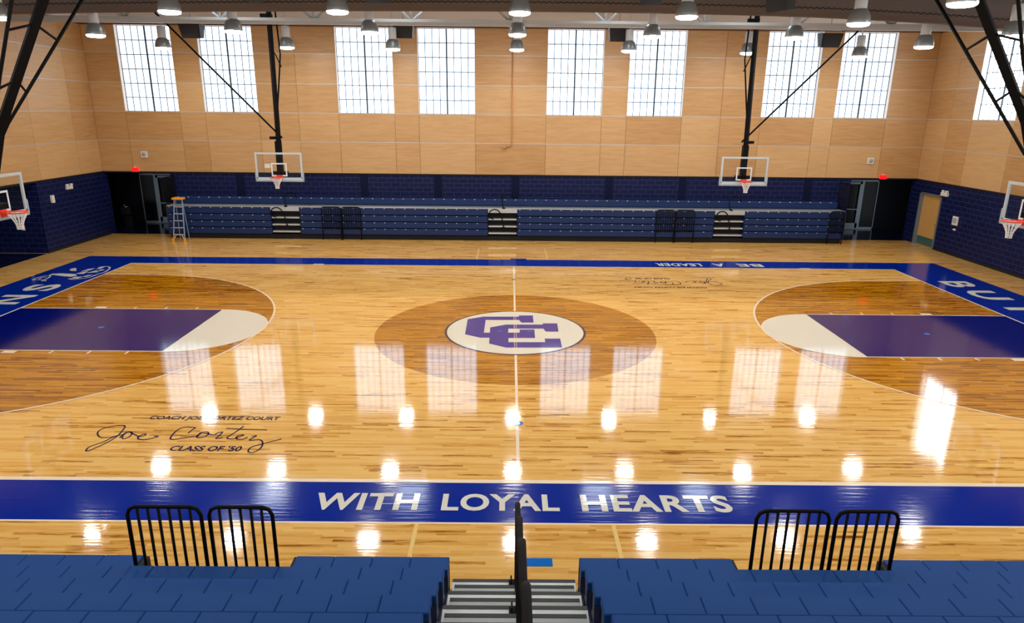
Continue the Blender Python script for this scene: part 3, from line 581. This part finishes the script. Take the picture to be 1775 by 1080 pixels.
# ------------------------------------------------------------------ near bleachers
RUN, RISE, Y0, Z0 = .58, .29, -10.25, .5
NROW = 7; MOD = .457
def seat_mesh():
    return MB().bevbox(.0018, MOD - .0018, -.248, 0, -.1, 0, .009)
seat_me = None
def bleacher(sgn, edge, notch, label):
    global seat_me
    r = thing('near_bleacher', label, 'bleacher', (edge, Y0, 0))
    for i in range(NROW):
        y = -RUN * i; z = Z0 + RISE * i; far = 0
        lim = 8.0
        n = int(lim / MOD)
        mods = list(range(n))
        if i == 0: mods = [k_ for k_ in mods if k_ < 4 or k_ * MOD >= notch]
        if i > 0: mods = [k_ for k_ in mods if k_ * MOD < 7.2 - .72 * i]
        for k_ in mods:
            if seat_me is None: o = seat_mesh().build('seat', 'seat'); seat_me = o.data
            else: o = bpy.data.objects.new('seat', seat_me); C.objects.link(o)
            o.parent = r; o.location = ((k_ * MOD) if sgn > 0 else -(k_ + 1) * MOD, y, z)
        if i == 0: spans = [(0, 4 * MOD), (notch, lim)]
        else: spans = [(0, lim)]
        for a, b_ in spans:
            A, B = sorted((sgn * a, sgn * b_))
            MB().box(A + .0, B - .0, y - .1, y - .03, max(0.0, z - .5 if i == 0 else z - .42), z - .1).build('riser', 'seatdark', r)
        A, B = sorted((0, sgn * lim)); 
        if i > 0 or 1: 
            MB().box(A, B, y - .62, y - .1, z - .33, z - .3).build('foot_deck', 'seatdark', r)
        # end bracket beside the stairs
        A, B = sorted((0, sgn * .05)); MB().box(A, B, y - .25, y - .02, z - .3, z - .1).build('end_bracket', 'seatdark', r)
    A, B = sorted((sgn * (notch - .06), sgn * notch)); MB().box(A, B, -.45, .0, 0, .48).build('end_panel', 'flatblack', r)
    A, B = sorted((sgn * 4 * MOD, sgn * (4 * MOD + .03))); MB().box(A, B, -.42, .0, .05, .48).build('end_panel', 'flatblack', r)
    return r
bl = bleacher(-1, -.86, 3.65, 'blue moulded seat rows left of the centre stairs in the foreground')
brt = bleacher(1, .69, 3.65, 'blue moulded seat rows right of the centre stairs in the foreground')
st = thing('aisle_stairs', 'aluminium stairs with charcoal nosings between the two near seat banks', 'stairs', (-.085, -10.2, 0))
for k_ in range(16):
    y = -.29 * k_; z = .145 * (k_ + 1); wdt = .745 if k_ % 2 == 0 else .70
    t = MB().box(-wdt, wdt, y - .37, y - .055, z - .04, z, 1 if k_ % 2 else 0); t.build('tread', ['tread', 'tread2'], st)
    MB().box(-wdt, wdt, y - .055, y, z - .045, z + .004).build('nosing', 'nosing', st)
    MB().box(-wdt, wdt, y - .05, y - .035, z - .14, z - .045).build('riser', 'flatblack', st)
for s in (-1, 1): MB().add([(s * .76, 0, 0), (s * .76, -4.7, 0), (s * .76, -4.7, 2.1), (s * .76, -.1, .08), (s * .75, 0, 0), (s * .75, -4.7, 0), (s * .75, -4.7, 2.1), (s * .75, -.1, .08)], [(0, 1, 2, 3), (7, 6, 5, 4), (0, 3, 7, 4), (1, 5, 6, 2), (2, 6, 7, 3), (0, 4, 5, 1)]).build('stringer', 'flatblack', st)
RN = ['farthest', 'second farthest', 'second nearest', 'nearest']
for i in range(4):
    y = -10.0 - 1.16 * i; zt = [1.11, 1.67, 2.22, 2.70][i]; zs = .145 + .5 * (-10.35 - y)
    r = thing('aisle_handrail', '%s black hoop handrail in the middle of the near stairs' % RN[i], 'handrail', (-.05, y, 0), 0, 'handrails on the near stairs')
    b1 = max(0.15, .145 * (int((-10.2 - (y - .3)) / .29) + 1)); b2 = .145 * (int((-10.2 - (y - .75)) / .29) + 1)
    H = zt
    pts = smooth([(0, -.28, b1), (0, -.27, H - .4), (0, -.12, H - .12), (0, -.02, H - .05), (0, -.12, H), (0, -.4, H - .0), (0, -.66, H - .02), (0, -.76, H - .15), (0, -.75, b2)], 6)
    MB().tube(pts, .034, 10).build('rail', 'black', r)
    for yy, zz in ((-.28, b1), (-.75, b2)): MB().box(-.1, .06, yy - .05, yy + .05, zz, zz + .02).box(-.08, -.06, yy - .045, yy + .045, zz, zz + .08).build('foot_plate', 'black', r)
for x0, x1, nb, lb in ((-4.32, -3.52, 8, 'wider black bar guardrail at the left, outer of the pair'), (-3.43, -2.74, 7, 'narrower black bar guardrail at the left, inner of the pair'), (2.56, 3.36, 8, 'black bar guardrail at the right, inner of the pair'), (3.44, 4.12, 7, 'black bar guardrail at the right, outer of the pair')):
    g = bar_panel('guardrail', None, x0, x1, 0, .12, 1.47, nb, .022, .0); o = g.build('guardrail', 'black', None, (0, -10.74, 0)); tag(o, lb, 'guardrail', 'guardrails in front of the near seats')

# ------------------------------------------------------------------ small things
ld = thing('step_ladder', 'step ladder with orange top and feet at left end of folded bleacher', 'ladder', (-14.60, 12.5, 0))
for s in (-1, 1):
    MB().tube([(s * .25, -.25, .0), (s * .17, .12, 1.78)], .03, 4).build('front_rail', 'fibre', ld); MB().tube([(s * .2, .3, 0), (s * .15, .18, 1.75)], .02, 4).build('rear_rail', 'fibre', ld)
    MB().bevbox(s * .25 - .04, s * .25 + .04, -.3, -.2, 0, .1, .01).tube([(s * .27, -.25, .05), (s * .12, -.2, .27)], .025, 4).build('foot', 'yellow', ld)
for k_ in range(1, 6):
    t = k_ / 6; z = .02 + 1.76 * t; hw = .25 - .08 * t; MB().box(-hw, hw, -.25 + .37 * t - .04, -.25 + .37 * t + .05, z - .04, z).build('step', 'silver', ld)
MB().bevbox(-.24, .24, .0, .3, 1.77, 1.86, .02).build('top_cap', 'yellow', ld)
def tagbox(name, m, x0, x1, y0, y1, z0, z1, label, cat, group=None, b=.01): return tag(MB().bevbox(x0, x1, y0, y1, z0, z1, b).build(name, m), label, cat, group)
for u, v, lb in ((234, 294, 'red lit exit sign above the left alcove door'), (1531, 307, 'red lit exit sign above the right alcove door')):
    p = at(u, v, 'y', 13.98); r = thing('exit_sign', lb, 'exit sign', (p.x, 13.97, p.z), 0, 'exit signs'); MB().bevbox(-.14, .14, -.03, .065, -.09, .09, .01).build('sign_face', 'red', r)
    MB().box(-.03, .03, .0, .065, .09, .13).build('mount', 'offwhite', r)
for u, v, lb in ((250, 267.5, 'square white wall speaker near the left end of plywood wall'), (1509, 279, 'square white wall speaker near the right end of plywood wall')):
    p = at(u, v, 'y', 14.0); r = thing('wall_speaker', lb, 'wall speaker', (p.x, 14.0, p.z), 0, 'square wall speakers'); MB().bevbox(-.14, .14, -.03, .035, -.14, .14, .01).build('housing', 'offwhite', r)
    MB().tube([(0, -.04, 0), (0, -.02, 0)], .09, 16).build('grille', 'grille', r)
def side_item(u, v, x, w_, h_, d_, name, lb, cat, m='offwhite'):
    p = at(u, v, 'x', x); s = 1 if x > 0 else -1; r = thing(name, lb, cat, (x, p.y, p.z)); X = sorted((0, -s * d_))
    MB().bevbox(X[0], X[1], -w_ / 2, w_ / 2, -h_ / 2, h_ / 2, .015).build('housing', m, r); return r
r = side_item(118, 325, XL, .38, .14, .1, 'emergency_light', 'white twin-head emergency light on left block wall', 'emergency light')
for s in (-1, 1): MB().lathe([(.05, 0), (.07, .05), (.06, .09)], (.06, s * .13, .06), 10).build('lamp_head', 'offwhite', r)
side_item(89, 345, XL, .16, .3, .1, 'wall_box', 'small white box on left block wall below the emergency light', 'wall box')
r = side_item(1640, 337, XR, .42, .16, .12, 'emergency_light', 'white twin-head emergency light beside the wooden door', 'emergency light')
for s in (-1, 1): MB().lathe([(.05, 0), (.07, .05), (.06, .09)], (-.06, s * .13, .07), 10).build('lamp_head', 'offwhite', r)
r = side_item(1657, 383, XR, .34, .36, .06, 'control_box', 'square white control box on right block wall', 'control box'); MB().box(-.066, -.058, -.12, .12, -.1, .12).build('panel', 'grille', r)
side_item(1655, 398, XR, .16, .07, .05, 'outlet', 'tiny white outlet under the square control box', 'outlet')
p = at(41, 395, 'y', 9.5); tag(MB().bevbox(p.x - .06, p.x + .06, 9.46, 9.5, p.z - .1, p.z + .1, .01).build('outlet', 'offwhite'), 'small white outlet on the recessed wall below left hoop net', 'outlet')
pp = thing('wall_pipe', 'tan pipe running down the plywood wall to an elbow at centre', 'pipe', (-.1, YB - .04, 0))
MB().tube([(0, 0, 9.6), (0, 0, 4.15), (-.03, 0, 4.1), (-.32, 0, 4.06)], .03, 8).build('conduit', 'conduit', pp)
MB().lathe([(.05, -.07), (.09, -.03), (.09, .04), (.04, .08)], (-.34, -.04, 4.04), 12).build('bell', 'conduit', pp)
ft = thing('drinking_fountain', 'dark drinking fountain with chrome glints in the left lobby alcove', 'drinking fountain', (-18.85, 16.2, 0))
MB().bevbox(-.25, .25, -.2, .2, .55, .95, .03).box(-.2, .2, -.05, .2, 0, .55).build('body', 'black', ft); MB().tube([(-.1, -.1, .95), (-.1, -.1, 1.03), (-.04, -.12, 1.05)], .015, 6).lathe([(.14, 0), (.16, .02)], (0, -.02, .94), 14).build('bubbler', 'chrome', ft)
